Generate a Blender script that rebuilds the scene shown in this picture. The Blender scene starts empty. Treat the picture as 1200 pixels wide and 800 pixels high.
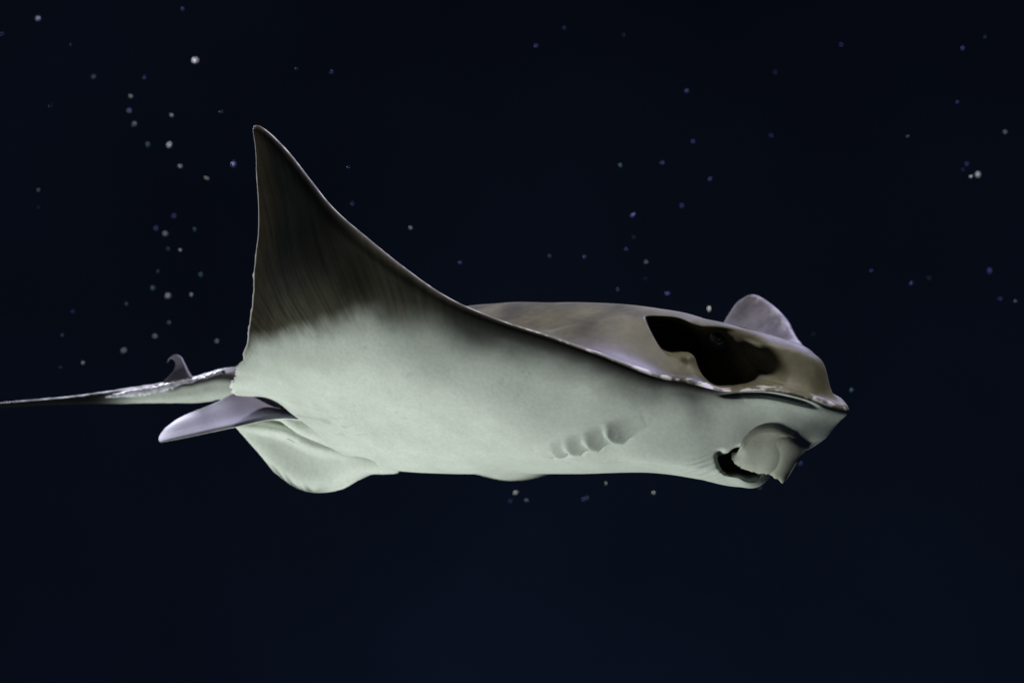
import bpy, math, random
import numpy as np
from mathutils import Vector, Matrix

# ------------------------------------------------------------------ camera
scene = bpy.context.scene
D = 2400.0                                   # camera to subject plane, millimetres
cd = bpy.data.cameras.new('camera'); cam = bpy.data.objects.new('camera', cd)
scene.collection.objects.link(cam); scene.camera = cam
cam.location = (0, -D / 1000, 0); cam.rotation_euler = (math.radians(90), 0, 0)
cd.sensor_width = 36; cd.lens = 36 * D / 1200; cd.clip_start = .05; cd.clip_end = 60
cd.dof.use_dof = True; cd.dof.focus_distance = 2.24; cd.dof.aperture_fstop = 6.3

# ------------------------------------------------------------------ world
world = bpy.data.worlds.new('World'); scene.world = world; world.use_nodes = True
bg = world.node_tree.nodes['Background']
bg.inputs[0].default_value = (.15, .25, .55, 1); bg.inputs[1].default_value = .022

# ------------------------------------------------------------------ lamps of the tank, plus an added wall light
def area(name, loc, target, size, power, col, size_y=None, spread=180):
    l = bpy.data.lights.new(name, 'AREA'); o = bpy.data.objects.new(name, l)
    scene.collection.objects.link(o); o.location = loc
    o.rotation_euler = (Vector(target) - Vector(loc)).to_track_quat('-Z', 'Y').to_euler()
    l.energy = power; l.color = col; l.size = size; l.spread = math.radians(spread)
    if size_y: l.shape = 'RECTANGLE'; l.size_y = size_y
    return o
area('key_light', (-.72, -.22, -1.25), (-.15, 0, 0), .45, 17.5, (.92, 1, .95))  # low left key light, set close so it fades towards the head
area('overhead_lamp', (.45, -.20, 2.1), (.1, 0, 0), .35, 55, (1, .95, .90))
area('back_lamp', (-1.25, 2.1, .8), (-.25, 0, .1), .4, 50, (.80, .82, 1))
area('violet_lamp', (1.1, 1.5, 1.7), (.1, 0, 0), .4, 56, (.58, .56, 1))
area('added_wall_light', (.6, 3.4, -3.2), (.4, 5.2, -1.6), 1.5, 9, (.45, .75, 1))  # unseen light added to give the wall a bluish lower gradient

scene.view_settings.view_transform = 'Standard'
scene.view_settings.look = 'None'
scene.view_settings.exposure = 0
scene.view_settings.gamma = 1

rng = np.random.default_rng(7)
random.seed(7)

# ------------------------------------------------------------------ helpers
def A(px, py, d):
    """point seen at (px, py) of the photograph, d mm behind the subject plane -> world mm"""
    k = (D + d) / D
    return np.array([(px - 600) * k, d, (400 - py) * k])
CA, SA = .82, .572                           # the animal's heading: 35 degrees towards the lens
def B(u, l, py):
    """u forward, l sideways to the near wing, py level on the picture"""
    x, d = CA * u - SA * l, -SA * u - CA * l
    k = (D + d) / D
    return np.array([x, d, (400 - py) * k])
def proj(P):
    k = D / (D + P[..., 1])
    return np.stack([600 + P[..., 0] * k, 400 - P[..., 2] * k], -1)
def sstep(a, b, x):
    t = np.clip((x - a) / (b - a), 0, 1); return t * t * (3 - 2 * t)
def lerp(x, xs, ys): return np.interp(x, xs, ys)
def smooth_interp(x, xs, ys):
    """monotone cubic-ish interpolation through the knots (Catmull-Rom)"""
    xs = np.asarray(xs, float); ys = np.asarray(ys, float)
    m = np.gradient(ys, xs); x = np.clip(x, xs[0], xs[-1])
    i = np.clip(np.searchsorted(xs, x) - 1, 0, len(xs) - 2)
    h = xs[i + 1] - xs[i]; t = (x - xs[i]) / h
    return ((2*t**3 - 3*t**2 + 1) * ys[i] + (t**3 - 2*t**2 + t) * h * m[i]
            + (-2*t**3 + 3*t**2) * ys[i + 1] + (t**3 - t**2) * h * m[i + 1])
def vnoise(P, seed=0):
    """smooth value noise, P (...,k)"""
    P = np.asarray(P, float); k = P.shape[-1]
    I = np.floor(P).astype(np.int64); F = P - I; F = F * F * (3 - 2 * F)
    out = 0
    for c in range(1 << k):
        h = np.full(P.shape[:-1], seed * 374761393 + 1013904223, np.int64); w = 1.0
        for a in range(k):
            b = (c >> a) & 1
            h = (h ^ ((I[..., a] + b) * (73856093, 19349663, 83492791)[a])) * 1274126177 & 0x7fffffff
            w = w * (F[..., a] if b else 1 - F[..., a])
        h = (h ^ (h >> 13)) * 1103515245 & 0x7fffffff
        out = out + w * (h / 0x7fffffff)
    return out * 2 - 1
def fbm(P, seed=0, n=4):
    s, a = 0, 1.0
    for i in range(n): s = s + a * vnoise(np.asarray(P) * 2**i, seed + i); a *= .5
    return s
def catmull(pts, n, closed=False):
    pts = np.asarray(pts, float); m = len(pts); out = []
    segs = m if closed else m - 1
    ns = n if hasattr(n, '__len__') else [n] * segs
    for s in range(segs):
        g = lambda i: pts[i % m] if closed else pts[min(max(i, 0), m - 1)]
        p0, p1, p2, p3 = g(s - 1), g(s), g(s + 1), g(s + 2)
        for t in np.arange(ns[s]) / ns[s]:
            out.append(.5 * (2*p1 + (p2 - p0)*t + (2*p0 - 5*p1 + 4*p2 - p3)*t*t + (3*p1 - p0 - 3*p2 + p3)*t**3))
    if not closed: out.append(pts[-1])
    return np.array(out)
def inside(px, poly):
    """even-odd test, px (...,2)"""
    poly = np.asarray(poly, float); r = np.zeros(px.shape[:-1], bool); j = len(poly) - 1
    for i in range(len(poly)):
        (xi, yi), (xj, yj) = poly[i], poly[j]
        c = ((yi > px[..., 1]) != (yj > px[..., 1]))
        with np.errstate(divide='ignore', invalid='ignore'):
            c &= px[..., 0] < (xj - xi) * (px[..., 1] - yi) / (yj - yi + 1e-12) + xi
        r ^= c; j = i
    return r
def polydist(px, poly, closed=True):
    poly = np.asarray(poly, float); best = np.full(px.shape[:-1], 1e9)
    n = len(poly) if closed else len(poly) - 1
    for i in range(n):
        a, b = poly[i], poly[(i + 1) % len(poly)]; ab = b - a
        t = np.clip(((px - a) @ ab) / (ab @ ab + 1e-9), 0, 1)
        best = np.minimum(best, np.linalg.norm(px - a - t[..., None] * ab, axis=-1))
    return best
def smask(px, poly, soft):
    """1 inside, falling to 0 over soft px across the outline"""
    d = polydist(px, poly); s = np.where(inside(px, poly), d, -d)
    return sstep(-soft, soft, s)

# ------------------------------------------------------------------ landmarks of the disc
#   (u, v) on the flattened disc  ->  where that point of its middle sheet is in space
near_head = [((420, 42), A(968, 475, -268)), ((400, 64), A(940, 466, -274)), ((372, 78), A(903, 458, -272)),
             ((327, 92), A(850, 458, -262)), ((285, 98), A(805, 448, -246))]
near_le = [((254, 104), A(768, 441, -232)), ((208, 150), A(700, 415, -240)), ((165, 205), A(640, 393, -232)),
           ((110, 275), A(560, 365, -212)), ((45, 350), A(480, 318, -180)), ((-10, 420), A(420, 270, -152)),
           ((-70, 490), A(370, 219, -124)), ((-130, 555), A(333, 173, -98)), ((-168, 596), A(312, 153, -86))]
near_tip = [((-198, 622), A(298, 148, -78))]
near_te = [((-205, 600), A(299, 172, -72)), ((-208, 540), A(303, 240, -50)), ((-208, 450), A(298, 312, -18)),
           ((-214, 380), A(295, 362, 6)), ((-232, 300), A(288, 408, 34)), ((-275, 220), A(274, 438, 58)), ((-318, 168), A(271, 454, 74))]
near_corner = [((-338, 138), A(277, 462, 105)), ((-318, 112), A(312, 464, 150)), ((-292, 92), A(346, 476, 160))]
rear = [((-278, 80), A(372, 490, 140)), ((-330, 58), A(322, 484, 185)), ((-390, 38), A(290, 470, 212)), ((-440, 0), A(268, 458, 262)),
        ((-390, -38), A(328, 476, 256)), ((-330, -58), A(386, 486, 238)), ((-278, -80), A(440, 490, 224))]
far_corner = [((-292, -92), A(437, 488, 240)), ((-318, -112), A(430, 489, 270)), ((-338, -138), A(428, 494, 302))]
far_te = [((-318, -168), A(456, 508, 322)), ((-275, -220), A(525, 541, 346)), ((-232, -300), A(605, 562, 362)),
          ((-214, -380), A(690, 536, 395)), ((-208, -450), A(757, 494, 420)), ((-208, -540), A(820, 430, 436)), ((-205, -600), A(851, 374, 442))]
far_tip = [((-198, -622), A(868, 352, 440))]
far_le = [((-168, -596), A(885, 346, 428)), ((-130, -555), A(906, 358, 400)), ((-70, -490), A(926, 380, 352)), ((-10, -420), A(941, 405, 296)),
          ((45, -350), A(943, 424, 232)), ((110, -275), A(934, 436, 158)), ((165, -205), A(920, 442, 84)), ((208, -150), A(904, 446, 16)),
          ((254, -104), A(890, 450, -58))]
far_head = [((285, -98), A(905, 456, -86)), ((327, -92), A(932, 460, -122)), ((372, -78), A(960, 464, -162)), ((400, -64), A(978, 467, -192)), ((420, -42), A(990, 472, -220))]
snout = [((430, 0), A(994, 481, -246))]
ring = snout + near_head + near_le + near_tip + near_te + near_corner + rear + far_corner + far_te + far_tip + far_le + far_head
inner = [((u, 0), B(u, 0, y)) for u, y in ((360, 472), (250, 470), (120, 470), (0, 472), (-120, 476), (-240, 478), (-340, 476))]
inner += [((130, 130), A(640, 442, -168)), ((30, 140), A(555, 448, -118)), ((-80, 150), A(478, 452, -62)), ((-190, 150), A(395, 458, 6)), ((-260, 110), A(358, 468, 80)),
          ((60, 250), A(530, 408, -176)), ((-40, 260), A(452, 418, -128)), ((-140, 260), A(372, 426, -66)),
          ((-30, 350), A(430, 348, -156)), ((-120, 360), A(360, 360, -92)), ((-100, 450), A(362, 290, -108)), ((-150, 510), A(334, 240, -84))]
inner += [((130, -130), B(130, -130, 478)), ((-30, -150), B(-30, -150, 492)), ((-190, -150), B(-190, -150, 504)),
          ((60, -260), A(800, 462, 190)), ((-100, -280), A(690, 500, 290)), ((-60, -380), A(800, 450, 330))]
LM = ring + inner
Uv = np.array([a for a, _ in LM], float) / 400; Tp = np.array([b for _, b in LM])
def phi(r2): return .5 * r2 * np.log(r2 + 1e-12)
n = len(LM)
K = phi(((Uv[:, None] - Uv[None]) ** 2).sum(-1)) + np.eye(n) * 2e-5
Pm = np.c_[np.ones(n), Uv]
Sol = np.linalg.solve(np.block([[K, Pm], [Pm.T, np.zeros((3, 3))]]), np.r_[Tp, np.zeros((3, 3))])
def sheet(uv):
    q = uv.reshape(-1, 2) / 400; out = np.empty((len(q), 3))
    for s in range(0, len(q), 20000):
        b = q[s:s + 20000]
        out[s:s + 20000] = phi(((b[:, None] - Uv[None]) ** 2).sum(-1)) @ Sol[:n] + np.c_[np.ones(len(b)), b] @ Sol[n:]
    return out.reshape(uv.shape[:-1] + (3,))

# ------------------------------------------------------------------ polar grid over the disc
dens = []
names = ([('h')] * len(snout + near_head) + ['l'] * len(near_le) + ['t'] * len(near_tip) + ['e'] * len(near_te) + ['c'] * len(near_corner)
         + ['r'] * len(rear) + ['f'] * len(far_corner + far_te + far_tip + far_le) + ['g'] * len(far_head))
for s in names: dens.append({'h': 34, 'l': 20, 't': 10, 'e': 20, 'c': 14, 'r': 10, 'f': 12, 'g': 20}[s])
edge = catmull([a for a, _ in ring], dens, True)
kind = np.concatenate([[s] * d for s, d in zip(names, dens)])
NT = len(edge)
# ragged trailing edges
arc = np.r_[0, np.cumsum(np.linalg.norm(np.diff(edge, axis=0), axis=1))]
rag = np.array([1.0 if k == 'e' else (.6 if k == 'f' and u_ < -200 else 0.0) for k, u_ in zip(kind, edge[:, 0])])
rag = np.convolve(np.r_[rag[-12:], rag, rag[:12]], np.ones(25) / 25, 'valid')
wob = 1.5 * (2.2 * vnoise((arc / 17)[:, None], 3) + 1.2 * vnoise((arc / 6.5)[:, None], 4))
edge = edge * (1 + (rag * wob / np.linalg.norm(edge, axis=1)))[:, None]
NR = 200
s = np.linspace(0, 1, NR + 1)
rr = np.where(s < .25, s * .8, .2 + .8 * (1 - (1 - np.clip((s - .25) / .75, 0, 1)) ** 1.45))
UV = rr[:, None, None] * edge[None]                              # (NR+1, NT, 2)
R = np.repeat(rr[:, None], NT, 1)
U, V = UV[..., 0], UV[..., 1]; aV = np.abs(V)
M = sheet(UV)
e = 1.0
du = sheet(UV + [e, 0]) - sheet(UV - [e, 0]); dv = sheet(UV + [0, e]) - sheet(UV - [0, e])
N = np.cross(dv, du); N /= np.linalg.norm(N, axis=-1, keepdims=True)
if N[0, 0, 2] < 0: N = -N                                        # dorsal side up

# thickness
lim = np.array([np.inf])
sub = edge[::4]; front = np.isin(kind, list('lhg')) | ((kind == 'f') & (edge[:, 0] > -185)); front = front[::4]
dist = [np.full(R.shape, 1e9), np.full(R.shape, 1e9)]            # mm from the front rim, from the rear rim
for i in range(len(sub)):
    p, q = sub[i], sub[(i + 1) % len(sub)]; ab = q - p; k = 0 if front[i] else 1
    t = np.clip(((U - p[0]) * ab[0] + (V - p[1]) * ab[1]) / (ab @ ab), 0, 1)
    np.minimum(dist[k], (U - p[0] - t * ab[0]) ** 2 + (V - p[1] - t * ab[1]) ** 2, out=dist[k])
dF, dR = np.sqrt(dist[0]), np.sqrt(dist[1])
edged = np.minimum(np.minimum(dF, dR), (1 - R) * np.linalg.norm(edge, axis=1)[None])
wing = sstep(90, 230, aV)
rim_t = np.where(kind == 'l', 11.0, np.where(np.isin(kind, list('hg')), 7.0, 3.0))
rim_t = np.convolve(np.r_[rim_t[-15:], rim_t, rim_t[:15]], np.ones(31) / 31, 'valid')[None]
round_ = np.sqrt(1 - (1 - np.clip(edged / (rim_t * 1.5), 0, 1)) ** 2)
rim_s = 2.2 + (7.5 - 2.2) * dR / (dF + dR + 1e-6)
base_t = round_ * (rim_s + 6 * sstep(0, 130, dF) * sstep(0, 110, dR))

top = smooth_interp(U, [-440, -400, -300, -200, -100, 0, 100, 200, 260, 310, 350, 385, 400, 410, 420, 432],
                       [8, 18, 54, 84, 104, 108, 102, 90, 79, 69, 58, 46, 34, 12, 2, 0])
wid = smooth_interp(U, [-440, -300, -150, 0, 150, 250, 300, 350, 400, 432], [40, 90, 130, 160, 160, 110, 84, 80, 66, 30])
pw = lerp(U, [-440, 150, 280, 360, 432], [2.0, 2.0, 3.2, 3.6, 3.0])
Hd = top * np.exp(-(aV / (wid * .95)) ** pw)
bot = smooth_interp(U, [-440, -400, -300, -200, -100, 0, 100, 200, 260, 305, 328, 342, 356, 385, 405, 420, 432],
                       [12, 22, 47, 65, 71, 70, 68, 69, 74, 80, 78, 60, 48, 40, 26, 12, 0])
widb = smooth_interp(U, [-440, -300, -150, 0, 150, 250, 300, 350, 400, 432], [50, 100, 150, 180, 170, 125, 92, 78, 64, 30])
pb = lerp(U, [-440, 150, 280, 432], [2.0, 2.0, 2.4, 2.6])
Hv = bot * np.exp(-(aV / widb) ** pb)
ANG = np.abs(np.arctan2(V, U))
we = 26 + 34 * sstep(.04, .25, ANG); Hd = base_t + Hd * sstep(0, 1, edged / we)
we = (26 + 94 * sstep(.05, .32, ANG)) * (1 - .72 * sstep(-120, -270, U) * sstep(150, 100, aV)); Hv = base_t + Hv * np.sin(np.pi / 2 * np.clip(edged / we, 0, 1)) ** 1.25
DORS = M + N * Hd[..., None]; VENT = M - N * Hv[..., None]

# ------------------------------------------------------------------ sculpting: features pressed into the skin
pd0 = proj(DORS); pv0 = proj(VENT)
nearside = (V > 2)
def depth_at(px, py):
    """depth of the belly skin seen at a picture point"""
    d2 = ((pv0 - [px, py]) ** 2).sum(-1); d2 = np.where(V > -60, d2, 1e9)
    i = np.argsort(d2.ravel())[:6]
    return VENT.reshape(-1, 3)[i, 1].min()
def press(P, px, mask, poly, depth, soft, up=0.0):
    w = smask(px, poly, soft) * mask * depth * sstep(376, 388, px[..., 1] + 9 * (px[..., 0] < 815))
    P[..., 1] += w; P[..., 2] += w * up
GILLS = [[(710, 496), (712, 504), (718, 510), (726, 513), (732, 516)], [(685, 506), (687, 513), (692, 518), (698, 521), (703, 525)],
         [(662, 513), (665, 520), (671, 524), (677, 527), (682, 530)], [(644, 518), (647, 524), (653, 527), (660, 530), (665, 532)],
         [(628, 522), (632, 527), (638, 530), (645, 532), (650, 534)]]
LOBE_ROOT_D = {p: depth_at(*p) for p in ((872, 522), (884, 509), (896, 503), (912, 505), (928, 513), (938, 518), (948, 522))}
LOBE_TOP = {(x, y): (depth_at(x, y - 7), depth_at(x, y)) for x, y in ((868, 524), (882, 509), (896, 503), (914, 504), (934, 513), (908, 508), (926, 513), (938, 518), (948, 522))}
# spiracle and the hollow round the eye
SPIR = [(761, 374), (775, 372), (795, 374), (812, 382), (826, 392), (824, 405), (815, 409), (800, 411), (790, 412), (779, 408), (771, 396)]
HOLL = [(812, 388), (835, 385), (862, 389), (877, 400), (886, 410), (900, 424), (908, 440), (885, 446), (850, 451), (838, 447), (826, 434), (819, 415)]
head = nearside & (U > 150)
press(DORS, pd0, head, catmull(SPIR, 5, True), 75, 3.5)
press(DORS, pd0, head, catmull(HOLL, 5, True), 30, 18.0, -.05)
press(DORS, pd0, head, catmull([(815, 396), (835, 391), (850, 395), (860, 406), (866, 420), (880, 433), (884, 441), (870, 447), (850, 450), (838, 446), (826, 434), (819, 415)], 5, True), 48, 8.0, -.12)
# flap between the two, and the swelling in front of the eye
press(DORS, pd0, head, [(796, 413), (815, 408), (820, 417), (806, 424)], -8, 6)
press(DORS, pd0, head, [(876, 398), (890, 404), (893, 412), (884, 412)], -7, 4)
# lip of the snout: groove under the rim
dr = polydist(pv0, catmull([(830, 455), (850, 458), (876, 457), (903, 458), (940, 466), (968, 475)], 6), False)
VENT[..., 1] += nearside * (U > 270) * 9 * np.exp(-((dr - 5) / 2.6) ** 2) * sstep(836, 868, pv0[..., 0]) * sstep(966, 930, pv0[..., 0])
# mouth, nostril
MOUTH = catmull([(843, 530), (847, 536), (852, 533), (856, 535), (861, 527), (874, 528), (890, 543), (892, 554), (880, 559), (868, 556), (857, 556), (848, 549)], 5, True)
mouthmask = smask(pv0, MOUTH, 2.0) * nearside
press(VENT, pv0, nearside, MOUTH, 60, 3.0)
press(VENT, pv0, nearside, [(877, 512), (884, 505), (896, 500), (903, 502), (897, 508), (884, 512)], 14, 2.5)
# folds of skin running out of the corner of the mouth
wr = smask(pv0, [(800, 552), (820, 538), (842, 527), (852, 540), (850, 556), (834, 560)], 9) * nearside
VENT -= N * (1.3 * wr * np.sin(((pv0 - [842, 540]) @ np.array([.30, .95])) * 1.15 + 1.6 * vnoise(pv0 / 12, 41)))[..., None]
# folds above the lip of the snout
wr = smask(pd0, [(872, 447), (900, 442), (925, 448), (945, 462), (905, 453)], 5) * head
DORS += N * (1.2 * wr * np.sin(((pd0 - [900, 448]) @ np.array([-.25, .97])) * 1.6))[..., None]
for k, g in enumerate(GILLS):
    g = np.array(g, float); d = polydist(pv0, g, False)
    poly = np.r_[g, [g[-1] + [26, -14]], [g[0] + [40, -14]], [g[0] + [2, -3]]]
    sgn = np.where(inside(pv0, poly), d, -d)
    fade = sstep(-8, 6, pv0[..., 0] - g[0, 0]) * sstep(34, 4, pv0[..., 0] - g[0, 0])
    tl_ = np.array([.945, -.33]); nl_ = np.array([.33, .945]); hh = (pv0 - g[0]) @ nl_; bb = -((pv0 - g[-1]) @ np.array([.47, .88]))
    w = sstep(-2, 9, hh) * sstep(-2, 5, bb) * np.where(sgn > 0, np.exp(-sgn / 11.0), np.exp(sgn / 1.3)) * nearside
    VENT -= N * (w * 11.5 * (1 - .10 * k) * (d < 40))[..., None]
    cut = np.exp(-((sgn + 2.2) / 1.2) ** 2) * nearside * (d < 8) * sstep(0, 10, pv0[..., 0] - g[0, 0] - 3)
    VENT += N * (cut * 3.0)[..., None]
def relax(P, mask, it):
    for _ in range(it):
        Q = P.copy()
        Q[1:-1] = (P[1:-1] * 2 + P[2:] + P[:-2] + np.roll(P, 1, 1)[1:-1] + np.roll(P, -1, 1)[1:-1]) / 6
        P[...] = P + (Q - P) * mask[..., None]
relax(DORS, head * sstep(1.0, .97, R), 6)
relax(VENT, 1.0 * (smask(pv0, [(630, 510), (700, 485), (740, 490), (745, 520), (660, 542), (625, 535)], 8) > .1), 2)
relax(VENT, (U > 230) * sstep(1.0, .97, R), 3)
# gentle unevenness of the skin
DORS += N * (1.5 * fbm(DORS / 80, 11, 2))[..., None] * sstep(0, 20, edged)[..., None]
VENT += N * (.6 * fbm(VENT / 80, 12, 2))[..., None] * sstep(0, 20, edged)[..., None]

def build_object(name, verts, faces, mat, col=None, parent=None, smooth=True):
    me = bpy.data.meshes.new(name)
    me.from_pydata([tuple(v) for v in np.asarray(verts) / 1000.0], [], faces)
    if smooth: me.shade_smooth()
    if col is not None:
        at = me.color_attributes.new('pigment', 'FLOAT_COLOR', 'POINT')
        c = np.ones((len(verts), 4), np.float32); c[:, :col.shape[1]] = col
        at.data.foreach_set('color', c.ravel())
    if mat: me.materials.append(mat)
    o = bpy.data.objects.new(name, me); scene.collection.objects.link(o)
    if parent: o.parent = parent
    return o

# ------------------------------------------------------------------ materials
def mat_skin():
    m = bpy.data.materials.new('ray_skin'); m.use_nodes = True; nt = m.node_tree; b = nt.nodes['Principled BSDF']
    at = nt.nodes.new('ShaderNodeAttribute'); at.attribute_name = 'pigment'
    tc = nt.nodes.new('ShaderNodeTexCoord')
    n1 = nt.nodes.new('ShaderNodeTexNoise'); n1.inputs['Scale'].default_value = 26; n1.inputs['Detail'].default_value = 6; n1.inputs['Roughness'].default_value = .65
    n2 = nt.nodes.new('ShaderNodeTexNoise'); n2.inputs['Scale'].default_value = 240; n2.inputs['Detail'].default_value = 4
    for x in (n1, n2): nt.links.new(tc.outputs['Object'], x.inputs['Vector'])
    r = nt.nodes.new('ShaderNodeMapRange'); r.inputs[1].default_value = .3; r.inputs[2].default_value = .7; r.inputs[3].default_value = .92; r.inputs[4].default_value = 1.05
    nt.links.new(n1.outputs[0], r.inputs[0])
    r2 = nt.nodes.new('ShaderNodeMapRange'); r2.inputs[1].default_value = .3; r2.inputs[2].default_value = .7; r2.inputs[3].default_value = .93; r2.inputs[4].default_value = 1.06
    nt.links.new(n2.outputs[0], r2.inputs[0])
    mu = nt.nodes.new('ShaderNodeMath'); mu.operation = 'MULTIPLY'
    nt.links.new(r.outputs[0], mu.inputs[0]); nt.links.new(r2.outputs[0], mu.inputs[1])
    vm = nt.nodes.new('ShaderNodeVectorMath'); vm.operation = 'SCALE'
    nt.links.new(at.outputs['Color'], vm.inputs[0]); nt.links.new(mu.outputs[0], vm.inputs['Scale'])
    nt.links.new(vm.outputs[0], b.inputs['Base Color'])
    bu = nt.nodes.new('ShaderNodeBump'); bu.inputs['Strength'].default_value = .07; bu.inputs['Distance'].default_value = .002
    nt.links.new(n2.outputs[0], bu.inputs['Height']); nt.links.new(bu.outputs[0], b.inputs['Normal'])
    b.inputs['Roughness'].default_value = .55
    b.inputs['Specular IOR Level'].default_value = .16
    b.inputs['Sheen Weight'].default_value = .03; b.inputs['Sheen Roughness'].default_value = .45; b.inputs['Sheen Tint'].default_value = (.62, .60, 1, 1)
    b.inputs['Subsurface Weight'].default_value = .12
    b.inputs['Subsurface Radius'].default_value = (.6, .7, .5)
    b.inputs['Subsurface Scale'].default_value = .006
    return m
def mat_plain(name, col, rough=.5, spec=.5, noise=.2, scale=60):
    m = bpy.data.materials.new(name); m.use_nodes = True; nt = m.node_tree; b = nt.nodes['Principled BSDF']
    tc = nt.nodes.new('ShaderNodeTexCoord'); no = nt.nodes.new('ShaderNodeTexNoise'); no.inputs['Scale'].default_value = scale; no.inputs['Detail'].default_value = 4
    nt.links.new(tc.outputs['Object'], no.inputs['Vector'])
    cr = nt.nodes.new('ShaderNodeValToRGB'); cr.color_ramp.elements[0].position = .3; cr.color_ramp.elements[1].position = .7
    cr.color_ramp.elements[0].color = tuple(c * (1 - noise) for c in col) + (1,); cr.color_ramp.elements[1].color = tuple(min(1, c * (1 + noise)) for c in col) + (1,)
    nt.links.new(no.outputs[0], cr.inputs[0]); nt.links.new(cr.outputs[0], b.inputs['Base Color'])
    b.inputs['Roughness'].default_value = rough; b.inputs['Specular IOR Level'].default_value = spec
    return m
SKIN = mat_skin()

# ------------------------------------------------------------------ pigment of the disc
DORSC = np.array([.092, .087, .056]); PALE = np.array([.64, .67, .61]); DARK = np.array([.010, .011, .009])
pv = proj(VENT); 
cv = np.ones(VENT.shape) * PALE
tw = sstep(260, 430, aV)[..., None]
cd_ = np.ones(DORS.shape) * DORSC * (1 - tw) + np.array([.125, .117, .140]) * tw  # lilac outer wings: violet light put into the colour

line = [(276, 425), (300, 405), (345, 398), (430, 384), (500, 392), (560, 402), (640, 422), (700, 434), (768, 450)]
near = (V > 0)
near = (V > 30) & (N[..., 1] > .1) & (U < 300)
nv = proj(VENT)[near]; nu = UV[near]
track = []
for p in line:
    i = np.argmin(((nv - p) ** 2).sum(-1)); track.append(nu[i] * [1, 1])
track = np.array(track)
cl = UV.copy(); cl[..., 1] = aV
track = np.r_[track[track[:, 0] < 60], [[80, 235], [140, 172], [188, 118], [238, 72], [290, 58], [345, 76]]]  # dark front band, with shade below the front edge painted into it
dark_poly = np.r_[track, [[330, 130], [260, 700], [-260, 700], [-330, 300]]]
dd = polydist(cl, track, False); sd = np.where(inside(cl, dark_poly), dd, -dd)
ang = np.arctan2(V, U)
streak = (2.2 * vnoise(np.stack([ang * 150, R * 12], -1), 5) + 1.6 * vnoise(np.stack([ang * 46, R * 20], -1), 6)) * sstep(90, -60, U) + (8 - 5 * sstep(-60, 60, U)) * fbm(VENT / 26, 6, 5)
dk = sstep(-12, 34, sd + streak)
deep = sstep(5, 155, sd)
DK = (np.array([.085, .079, .054]) * (1 - sstep(0, 120, U)[..., None]) + np.array([.022, .022, .018]) * sstep(0, 120, U)[..., None]) * (1 - deep[..., None]) + DARK * deep[..., None]
brn = (sstep(70, 5, dR) * sstep(180, 260, aV))[..., None] * .7
DK = DK * (1 - brn) + np.array([.042, .031, .017]) * brn
DK = DK * (1 + .35 * vnoise(np.stack([ang * 170, R * 7], -1), 51) * sstep(220, 300, aV) + .25 * fbm(VENT / 30, 52, 4))[..., None]
cv = cv * (1 - dk[..., None]) + DK * dk[..., None]

cv = cv * (1 - mouthmask[..., None]) + np.array([.10, .085, .06]) * mouthmask[..., None]
te = np.where(np.isin(kind, list('etc')), 1.0, 0.0); te = np.convolve(np.r_[te[-6:], te, te[:6]], np.ones(13) / 13, 'valid')[None]
pm = (te * sstep(4.6, 2.4, edged))[..., None]  # pale trailing margin; the backlit white line is put into its colour
cv = cv * (1 - pm) + np.array([.8, .78, .75]) * pm; cd_ = cd_ * (1 - pm) + np.array([.8, .78, .75]) * pm
# scuffed front edges with bright highlights painted in, blotches, fine scratches
le = np.where(np.isin(kind, list('lh')) | ((kind == 'f') & (edge[:, 0] > -185)), 1.0, 0.0); le = np.convolve(np.r_[le[-9:], le, le[:9]], np.ones(19) / 19, 'valid')[None]
sc = le * np.where(V < -180, .35, 1) * sstep(9, 3, edged) * sstep(.0, .55, fbm(DORS / 9, 31, 4) + .15)
cd_ = cd_ * (.88 + .36 * fbm(DORS / 40, 32, 5) + .14 * fbm(DORS / 7, 33, 2))[..., None]
cd_ = np.clip(cd_, .01, 1) * (1 - .75 * sc[..., None]) + np.array([.50, .48, .52]) * .75 * sc[..., None]
bl = fbm(VENT / 38, 34, 4); cv = cv * (1 + .05 * bl)[..., None]
scr = sstep(.62, .9, vnoise(np.stack([U / 26 + V / 60, V / 3.0 - U / 9], -1), 35)) * sstep(.1, .6, vnoise(UV / 60, 36))
cv = np.clip(cv * (1 - .16 * scr)[..., None], .004, 1)
# ------------------------------------------------------------------ the ray
ray = bpy.data.objects.new('cownose_ray', None); scene.collection.objects.link(ray)
ray['label'] = 'pale bellied ray gliding with one dark tipped wing raised'; ray['category'] = 'ray'

verts = []; faces = []; cols = []
def add(vs, fs, cs):
    o = sum(len(x) for x in verts); verts.append(np.asarray(vs, float).reshape(-1, 3)); cols.append(np.asarray(cs, float).reshape(-1, 3))
    faces.extend([tuple(i + o for i in f) for f in fs])
def disc():
    # dorsal rows 0..NR, ventral rows 0..NR-1 (rim shared)
    vd = DORS.copy(); vd[-1] = (DORS[-1] + VENT[-1]) / 2
    vs = np.concatenate([vd.reshape(-1, 3), VENT[:-1].reshape(-1, 3)])
    cs = np.concatenate([cd_.reshape(-1, 3), cv[:-1].reshape(-1, 3)])
    od = lambda i, j: i * NT + j % NT
    ov = lambda i, j: (NR + 1) * NT + i * NT + j % NT if i < NR else od(NR, j)
    fs = []
    for i in range(1, NR):
        for j in range(NT):
            fs.append((od(i, j), od(i + 1, j), od(i + 1, j + 1), od(i, j + 1)))
            fs.append((ov(i, j), ov(i, j + 1), ov(i + 1, j + 1), ov(i + 1, j)))
    fs.append(tuple(od(1, j) for j in range(NT))); fs.append(tuple(ov(1, j) for j in range(NT - 1, -1, -1)))
    add(vs, fs, cs)
disc()

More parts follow.
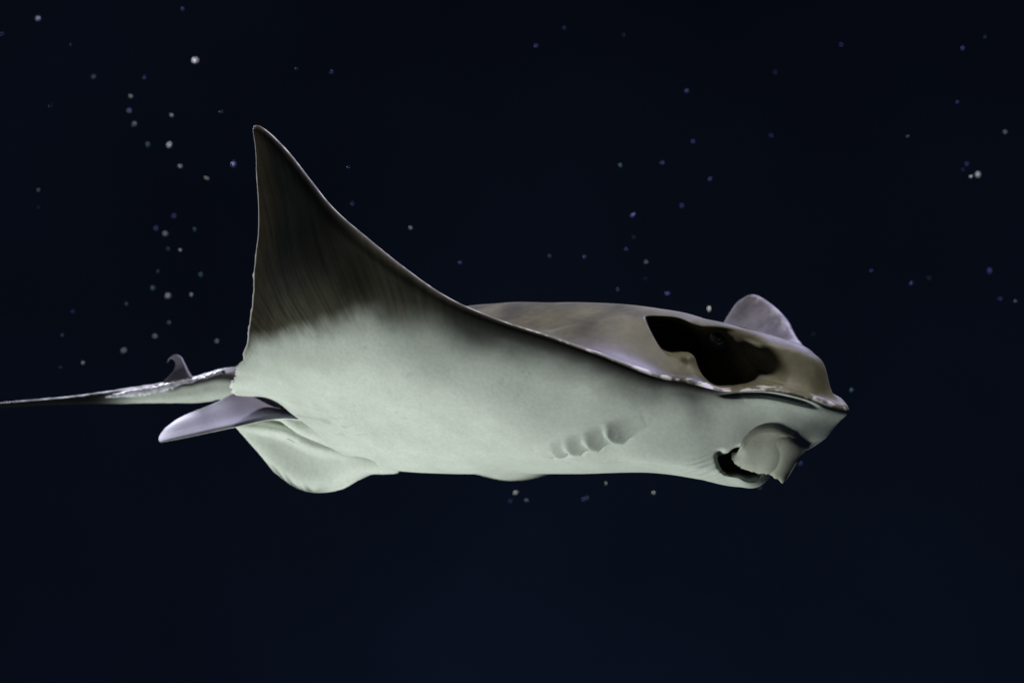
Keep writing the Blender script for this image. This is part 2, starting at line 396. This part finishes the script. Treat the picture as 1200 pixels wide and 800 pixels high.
def grid(P, C, closed_u=False):
    """quads over a (n, m, 3) array"""
    n_, m_ = P.shape[:2]; f = []
    for i in range(n_ - 1):
        for j in range(m_ if closed_u else m_ - 1):
            k = (j + 1) % m_; f.append((i * m_ + j, (i + 1) * m_ + j, (i + 1) * m_ + k, i * m_ + k))
    add(P, f, C)
def shell(rows, thick, col_front, col_back, nr=28, nc=70, taper=.15, ripple=0, root_thin=False):
    """thin fin: rows of guide points lofted root -> margin, closed round its margin"""
    def even(r):
        q = catmull(r, 24); L = np.r_[0, np.cumsum(np.linalg.norm(np.diff(q, axis=0), axis=1))]; t = np.linspace(0, L[-1], nc)
        return np.stack([np.interp(t, L, q[:, a]) for a in range(3)], -1)
    g = np.array([even(r) for r in rows])
    P = np.array([catmull(g[:, j], 24) for j in range(nc)]).transpose(1, 0, 2)
    t = np.linspace(0, P.shape[0] - 1, nr); i0 = np.clip(t.astype(int), 0, P.shape[0] - 2); f = (t - i0)[:, None, None]
    P = P[i0] * (1 - f) + P[i0 + 1] * f
    gu = np.gradient(P, axis=0); gv = np.gradient(P, axis=1); nn = np.cross(gu, gv); nn /= np.linalg.norm(nn, axis=-1, keepdims=True) + 1e-9
    if nn[nr // 2, nc // 2, 1] > 0: nn = -nn                      # front faces the lens
    a = np.linspace(0, 1, nr)[:, None]; b = np.linspace(0, 1, nc)[None]
    ed = np.sqrt(np.clip(np.minimum((1 - a) * 8, 1), 0, 1)) * np.sqrt(np.clip(np.minimum(b * 14, 1), 0, 1)) * np.sqrt(np.clip(np.minimum((1 - b) * 14, 1), 0, 1))
    th = thick * ed * (1 - (1 - taper) * a) / 2 * (np.clip(a / .3, .1, 1) if root_thin else 1) + .25
    if ripple: P = P + nn * (ripple * a * np.sin(b * 40 + 3 * vnoise(np.stack([b * 9 + a * 0, a * 3 + b * 0], -1), 2)))[..., None]
    F = P + nn * th[..., None]; Bk = P - nn * th[..., None]
    ring_ = np.concatenate([F, Bk[:, ::-1]], 1)                   # closed strip round each row
    cf = np.ones(F.shape) * np.asarray(col_front) if np.ndim(col_front) < 3 else col_front
    cb = np.ones(F.shape) * np.asarray(col_back) if np.ndim(col_back) < 3 else col_back
    grid(ring_, np.concatenate([cf, cb[:, ::-1]], 1), True)
    grid(np.stack([F[-1], Bk[-1]]), np.stack([cf[-1], cb[-1]]))
    return F

# tail: a tapering whip, flattened from side to side
tl = np.array([(352, 464, 200, 34, 40), (310, 456, 228, 26, 27), (272, 449, 256, 21, 19), (230, 456, 288, 17.5, 14), (180, 461, 325, 12.5, 10), (130, 465.5, 360, 9, 7),
               (90, 468.5, 388, 6, 5), (50, 471, 415, 4.4, 4), (0, 474.5, 450, 3.4, 3.2), (-80, 480, 505, 2.1, 2.1), (-200, 486, 585, 1.5, 1.5), (-330, 480, 670, .8, .8)])
tp = catmull(tl, 16); C3 = np.array([A(*q[:3]) for q in tp]); TN = np.gradient(C3, axis=0); TN /= np.linalg.norm(TN, axis=1, keepdims=True)
side = np.cross(TN, [0, 0, 1]); side /= np.linalg.norm(side, axis=1, keepdims=True); upv = np.cross(side, TN)
ph = np.linspace(0, 2 * np.pi, 40, endpoint=False)
TU = []; TC = []
for q, c, sv, uvv in zip(tp, C3, side, upv):
    cs_, sn_ = np.cos(ph), np.sin(ph)
    rad = 1 + .05 * vnoise(np.stack([np.full(40, q[0] / 9), ph * 2], -1), 9)
    shelf = 1 + .22 * np.exp(-((sn_ - .35) / .25) ** 2)           # side ridge of the tail
    TU.append(c + sv * (cs_ * q[4] * rad * shelf)[:, None] + uvv * (np.sign(sn_) * np.abs(sn_) ** .9 * q[3] * rad)[:, None])
    k = sstep(-.05, .3, sn_ + .12 * vnoise(np.stack([np.full(40, q[0] / 14), ph * 3], -1), 8))[:, None]
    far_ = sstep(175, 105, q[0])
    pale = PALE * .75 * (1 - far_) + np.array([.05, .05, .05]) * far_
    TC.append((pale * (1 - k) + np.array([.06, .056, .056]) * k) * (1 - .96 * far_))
grid(np.array(TU), np.array(TC), True)
# small hooked fin on the tail root
dt = lambda r: [A(x, y, 302 + (212 - x) * .55) for x, y in r]
shell([dt([(186, 455), (208, 453), (230, 450)]), dt([(194, 445), (209, 442), (225, 441)]), dt([(204, 434), (211, 432), (220, 433)]), dt([(205.5, 424), (211, 421.5), (216, 425)]),
       dt([(199, 420), (205, 415.5), (211, 417.5)]), dt([(196, 425), (196.5, 423), (198, 420)])], 6, [.19, .18, .23], [.19, .18, .23], 40, 24, .4)

# pelvic fins
shell([[A(404, 500, 200), A(372, 492, 205), A(335, 476, 215), A(300, 460, 225)],
       [A(335, 490, 125), A(318, 482, 150), A(296, 472, 176), A(278, 460, 208)],
       [A(276, 500, 120), A(268, 492, 148), A(258, 481, 180), A(250, 473, 208)],
       [A(225, 511, 138), A(219, 504, 158), A(214, 494, 184), A(214, 488, 206)],
       [A(188, 518, 152), A(186, 515, 162), A(188, 509, 178), A(194, 501, 194)]], 7, [.165, .16, .22], PALE, 40, 40)  # near fin: violet light from above is put into its lilac side
FB = np.linspace(0, 1, 70)[None, :, None]; FA = np.linspace(0, 1, 28)[:, None, None]
mar = sstep(.80, 1.0, FA + .09 * vnoise(np.stack([FB[..., 0] * 40 + FA[..., 0] * 0, FA[..., 0] * 6 + FB[..., 0] * 0], -1), 21)[..., None]) * sstep(.62, .35, FB)
def under(x):
    """lowest belly point of the picture column x"""
    q = proj(VENT); m = (np.abs(q[..., 0] - x) < 3) & (V > -250) & (U > -400); i = np.argmax(np.where(m, q[..., 1], -1e9))
    return q.reshape(-1, 2)[i, 1], VENT.reshape(-1, 3)[i, 1]
ux = [(x,) + under(x) for x in (332, 365, 400, 435, 468)]
shell([[A(272, 488, 215)] + [A(x, y - 17, d + 22) for x, y, d in ux],
       [A(274, 497, 205)] + [A(x, y - 9, d - 3) for x, y, d in ux],
       [A(282, 507, 206)] + [A(x - 1, y + 4, d + 6) for x, y, d in ux[:4]] + [A(466, ux[4][1] + 2, ux[4][2] + 22)],
       [A(305, 533, 214), A(346, 556, 205), A(378, 562, 195), A(410, 562, 180), A(436, 554, 165), A(450, 550, 155)],
       [A(320, 552, 222), A(345, 570, 216), A(370, 577, 206), A(400, 573, 192), A(424, 560, 178), A(440, 553, 168)]], 7, PALE * (1 - .75 * mar), DORSC, 28, 70)

# fleshy lobes under the snout
def fr(k): return 1.0 * math.sin(k * 2.1) + .9 * math.sin(k * 3.7 + 1) + .7 * math.sin(k * .9)
LD = LOBE_ROOT_D
lobec = np.array([.47, .475, .40])
def LR(x, y, o=0): return A(x, y, np.interp(x, sorted(k[0] for k in LD), [LD[k] for k in sorted(LD)]) + o)
tc_ = catmull([(862, 531), (863, 540), (872, 549), (886, 554), (900, 556), (908, 555)], 10)
ti = np.linspace(0, len(tc_) - 1, 52).astype(int)
t_ = [LR(tc_[i, 0] + .4 * fr(k * 1.3), tc_[i, 1] + fr(k), -13) for k, i in enumerate(ti)]
ra = ((868, 524), (882, 509), (896, 503), (914, 504), (934, 513))
shell([[A(x, y - 9, LOBE_TOP[(x, y)][0] + 2) for x, y in ra],
       [A(x, y - 1, LOBE_TOP[(x, y)][1] - 1.2) for x, y in ra],
       [A(x - dx, y + dy, LOBE_TOP[(x, y)][1] + 2) for (x, y), dx, dy in zip(ra, (1, 3, 2, 2, 4), (2, 7, 8, 8, 6))],
       [A(x - dx, y + dy, LOBE_TOP[(x, y)][1] + 9) for (x, y), dx, dy in zip(ra, (3, 8, 5, 6, 13), (4, 20, 25, 28, 21))],
       [A(x - dx, y + dy, LOBE_TOP[(x, y)][1] + 21) for (x, y), dx, dy in zip(ra, (4.5, 15, 10, 14, 25), (6, 31, 45, 47, 37))],
       [q + [0, 40, 0] for q in t_]], 5.5, lobec, lobec, 44, 150, .5, root_thin=True)
rb = ((908, 508), (926, 513), (938, 518), (948, 522))
shell([[A(x, y - 10, LOBE_TOP[(x, y)][0] + 2) for x, y in rb],
       [A(x, y - 2, LOBE_TOP[(x, y)][1] - 1.2) for x, y in rb],
       [A(x - dx, y + dy, LOBE_TOP[(x, y)][1] + 3) for (x, y), dx, dy in zip(rb, (1, 4, 4, 4), (14, 12, 9, 4))],
       [A(x - dx, y + dy, LOBE_TOP[(x, y)][1] + 14) for (x, y), dx, dy in zip(rb, (3, 9, 9, 8), (32, 31, 23, 9))],
       [A(x - dx, y + dy, LOBE_TOP[(x, y)][1] + 22) for (x, y), dx, dy in zip(rb, (6, 15, 16, 11), (44, 43, 37, 15))],
       [LR(902, 556, 28), LR(906, 556.5, 28), LR(908, 560, 29), LR(912, 560.5, 29), LR(917, 566, 30), LR(925, 556, 27), LR(933, 543, 20), LR(936, 539, 18)]],
      5.5, lobec, lobec, 40, 70, .5, root_thin=True)

body = build_object('body', np.concatenate(verts), faces, SKIN, np.concatenate(cols), ray)

def ball(c, r, n1=24, n2=40, sq=(1, 1, 1)):
    th = np.linspace(0, np.pi, n1); ph = np.linspace(0, 2 * np.pi, n2, endpoint=False)
    P = np.stack([np.sin(th)[:, None] * np.cos(ph) * sq[0], np.sin(th)[:, None] * np.sin(ph) * sq[1], np.cos(th)[:, None] * np.ones(n2) * sq[2]], -1) * r + c
    f = [(i * n2 + j, (i + 1) * n2 + j, (i + 1) * n2 + (j + 1) % n2, i * n2 + (j + 1) % n2) for i in range(n1 - 1) for j in range(n2)]
    return P.reshape(-1, 3), f
EYEM = mat_plain('eye_iris', (.03, .05, .10), .08, .6, .3, 200)
d2 = ((pd0 - [843, 388]) ** 2).sum(-1) + np.where(nearside, 0, 1e9); ed_ = DORS.reshape(-1, 3)[np.argmin(d2)][1]
v_, f_ = ball(A(844, 394, ed_ + 14), 15)
eye = build_object('eye', v_, f_, EYEM, None, ray)
v_, f_ = ball(A(843, 394, ed_ + 1), 6.5, sq=(1, .6, 1))
build_object('pupil', v_, f_, mat_plain('eye_pupil', (.004, .004, .006), .05, .6), None, eye)

# spine lying along the tail
sp = catmull([(262, 436, 242, 4, 3), (235, 446, 268, 5, 3.5), (205, 452, 292, 5, 3.5), (175, 457.5, 316, 4.6, 3), (148, 461.5, 336, 4, 2.6), (124, 465, 354, 1.2, 1)], 26)
S3 = np.array([A(*q[:3]) for q in sp]); ST = np.gradient(S3, axis=0); ST /= np.linalg.norm(ST, axis=1, keepdims=True)
ss = np.cross(ST, [0, 0, 1]); ss /= np.linalg.norm(ss, axis=1, keepdims=True); su = np.cross(ss, ST)
ph = np.linspace(0, 2 * np.pi, 14, endpoint=False); SP = []
for k, (q, c) in enumerate(zip(sp, S3)):
    saw = 1 + .28 * ((k % 5) / 5.0 - .4) + .25 * vnoise(np.array([[k / 3.0]]), 5)[0]
    SP.append(c + ss[k] * (np.cos(ph) * q[4])[:, None] + su[k] * (np.sin(ph) * q[3] * saw)[:, None])
SP = np.array(SP); n_, m_ = SP.shape[:2]
sf = [(i * m_ + j, (i + 1) * m_ + j, (i + 1) * m_ + (j + 1) % m_, i * m_ + (j + 1) % m_) for i in range(n_ - 1) for j in range(m_)]
build_object('tail_spine', SP.reshape(-1, 3), sf, mat_plain('spine', (.55, .54, .62), .3, .6, .45, 160), None, ray)

# ------------------------------------------------------------------ the back of the tank
W = []; wf = []
xs = np.linspace(-9000, 9000, 61); zs = np.linspace(-6000, 6000, 41)
for z in zs:
    for x in xs: W.append((x, 5200 - 1.2e-5 * x * x + 60 * float(vnoise(np.array([x / 1500, z / 1500]), 30)), z))
for i in range(40):
    for j in range(60): wf.append((i * 61 + j, i * 61 + j + 1, (i + 1) * 61 + j + 1, (i + 1) * 61 + j))
wall = build_object('tank_wall', W, wf, mat_plain('tank_wall', (.020, .032, .068), .9, .1, .35, .45))
wall['kind'] = 'structure'

# ------------------------------------------------------------------ specks drifting in the water
SM = {'w': mat_plain('speck_white', (.55, .57, .52), .5, .4, .1), 'b': mat_plain('speck_blue', (.04, .055, .2), .5, .3, .1), 't': mat_plain('speck_teal', (.025, .08, .09), .6, .3, .1),  # blue and teal colours carry the coloured light on the specks
      'g': mat_plain('speck_grey', (.18, .20, .19), .6, .3, .1)}
spots = [(229, 71, 5.2, 'w'), (214, 11, 3.2, 'b'), (201, 135, 4.0, 'g'), (199, 170, 4.4, 'g'), (211, 195, 4.2, 'g'), (242, 209, 4.2, 'g'), (274, 193, 4.0, 'b'), (169, 91, 3, 'b'),
         (153, 113, 4, 'g'), (152, 130, 3, 'b'), (158, 146, 3.2, 't'), (173, 170, 3.6, 't'), (45, 223, 2.2, 'g'), (2, 40, 2.4, 'b'), (45, 22, 2.8, 'b'), (204, 253, 2.6, 'b'), (183, 268, 3, 'b'),
         (194, 274, 3.6, 'g'), (211, 293, 3.4, 'g'), (197, 292, 2.6, 't'), (228, 269, 2.8, 't'), (235, 322, 3.2, 't'), (179, 338, 3.2, 't'), (197, 347, 4.4, 'g'), (224, 345, 3.6, 'g'), (198, 378, 2.8, 'g'), (182, 394, 3.4, 'g'),
         (254, 400, 3.6, 'g'), (145, 411, 4, 'g'), (97, 425, 3.6, 'g'), (413, 239, 2.4, 'b'), (481, 267, 2.4, 'w'), (628, 54, 3.2, 'b'), (805, 107, 3.6, 'b'), (904, 159, 3, 'b'), (776, 191, 2.8, 'b'),
         (832, 210, 3.4, 'b'), (742, 252, 4.4, 'b'), (799, 241, 3.4, 'b'), (727, 194, 3, 't'), (812, 166, 2.8, 'b'), (734, 292, 3, 'b'), (757, 307, 3, 'g'), (685, 301, 2.8, 'b'), (644, 300, 2.4, 't'),
         (831, 362, 4.6, 'w'), (724, 339, 2.4, 'b'), (782, 344, 3.6, 'b'), (1128, 57, 3, 'b'), (1178, 155, 3.8, 'g'), (1146, 205, 4.6, 'w'), (1138, 207, 2.6, 'w'), (1133, 192, 2.2, 'b'), (1122, 120, 2.8, 'b'), (1064, 160, 3, 't'),
         (1160, 318, 4.6, 'b'), (1068, 332, 3.2, 'b'), (1089, 326, 2.6, 't'), (1021, 317, 2.6, 'b'), (1190, 353, 3, 't'), (998, 457, 4, 't'), (604, 577, 3.4, 'w'), (617, 586, 3.6, 't'), (598, 587, 2.4, 'b'), (684, 585, 4, 'b'),
         (710, 566, 2.8, 'g'), (766, 577, 3.4, 'w'), (688, 583, 2.4, 'g'), (890, 571, 2.4, 'g'), (938, 543, 3, 'b'), (1172, 350, 2.4, 'b'), (85, 365, 2.2, 'b'), (148, 356, 2.4, 'b'), (185, 318, 2.4, 't'), (259, 131, 2.2, 'b'), (110, 91, 2.4, 'b')]
while len(spots) < 100:
    x, y = random.uniform(0, 1200), random.uniform(0, 560)
    spots.append((x, y, random.uniform(1.2, 2.6), random.choice('bbtb')))
word = {'w': ('bright white', 'bright white specks in the water'), 'b': ('blue', 'blue specks in the water'),
        't': ('faint teal', 'teal specks in the water'), 'g': ('greyish white', 'greyish specks in the water')}
def where(x, y):
    if y > 480: return 'in the dark water under the belly of the ray'
    if x < 300: return 'in the water behind the raised wing' if y < 240 else 'in the water above the tail of the ray'
    if x > 940: return 'in the water ahead of the snout of the ray'
    return 'in the dark water above the back of the ray'
def speck_mesh(c, seed):
    v_, f_ = ball(np.zeros(3), 1.0, 8, 12)
    v_ = v_ * (1 + .3 * vnoise(v_ * 1.3 + 7 * seed, seed))[:, None] * [1.15, 1, .9]
    me = bpy.data.meshes.new('speck'); me.from_pydata([tuple(q / 1000) for q in v_], [], f_); me.shade_smooth(); me.materials.append(SM[c]); return me
pool = {c: [speck_mesh(c, k) for k in range(4)] for c in SM}
for x, y, r, c in spots:
    d = random.uniform(700, 2100)
    o = bpy.data.objects.new('floating_speck', random.choice(pool[c])); scene.collection.objects.link(o)
    o.location = A(x, y, d) / 1000; k = r * (D + d) / D * .46; o.scale = (k * random.uniform(.8, 1.5), k, k * random.uniform(.7, 1.1))
    o.rotation_euler = [random.uniform(0, 6.28) for _ in range(3)]
    o['label'] = ('tiny ' if r > 2.7 else 'barely visible ') + word[c][0] + ' speck ' + where(x, y); o['group'] = word[c][1]; o['category'] = 'speck'
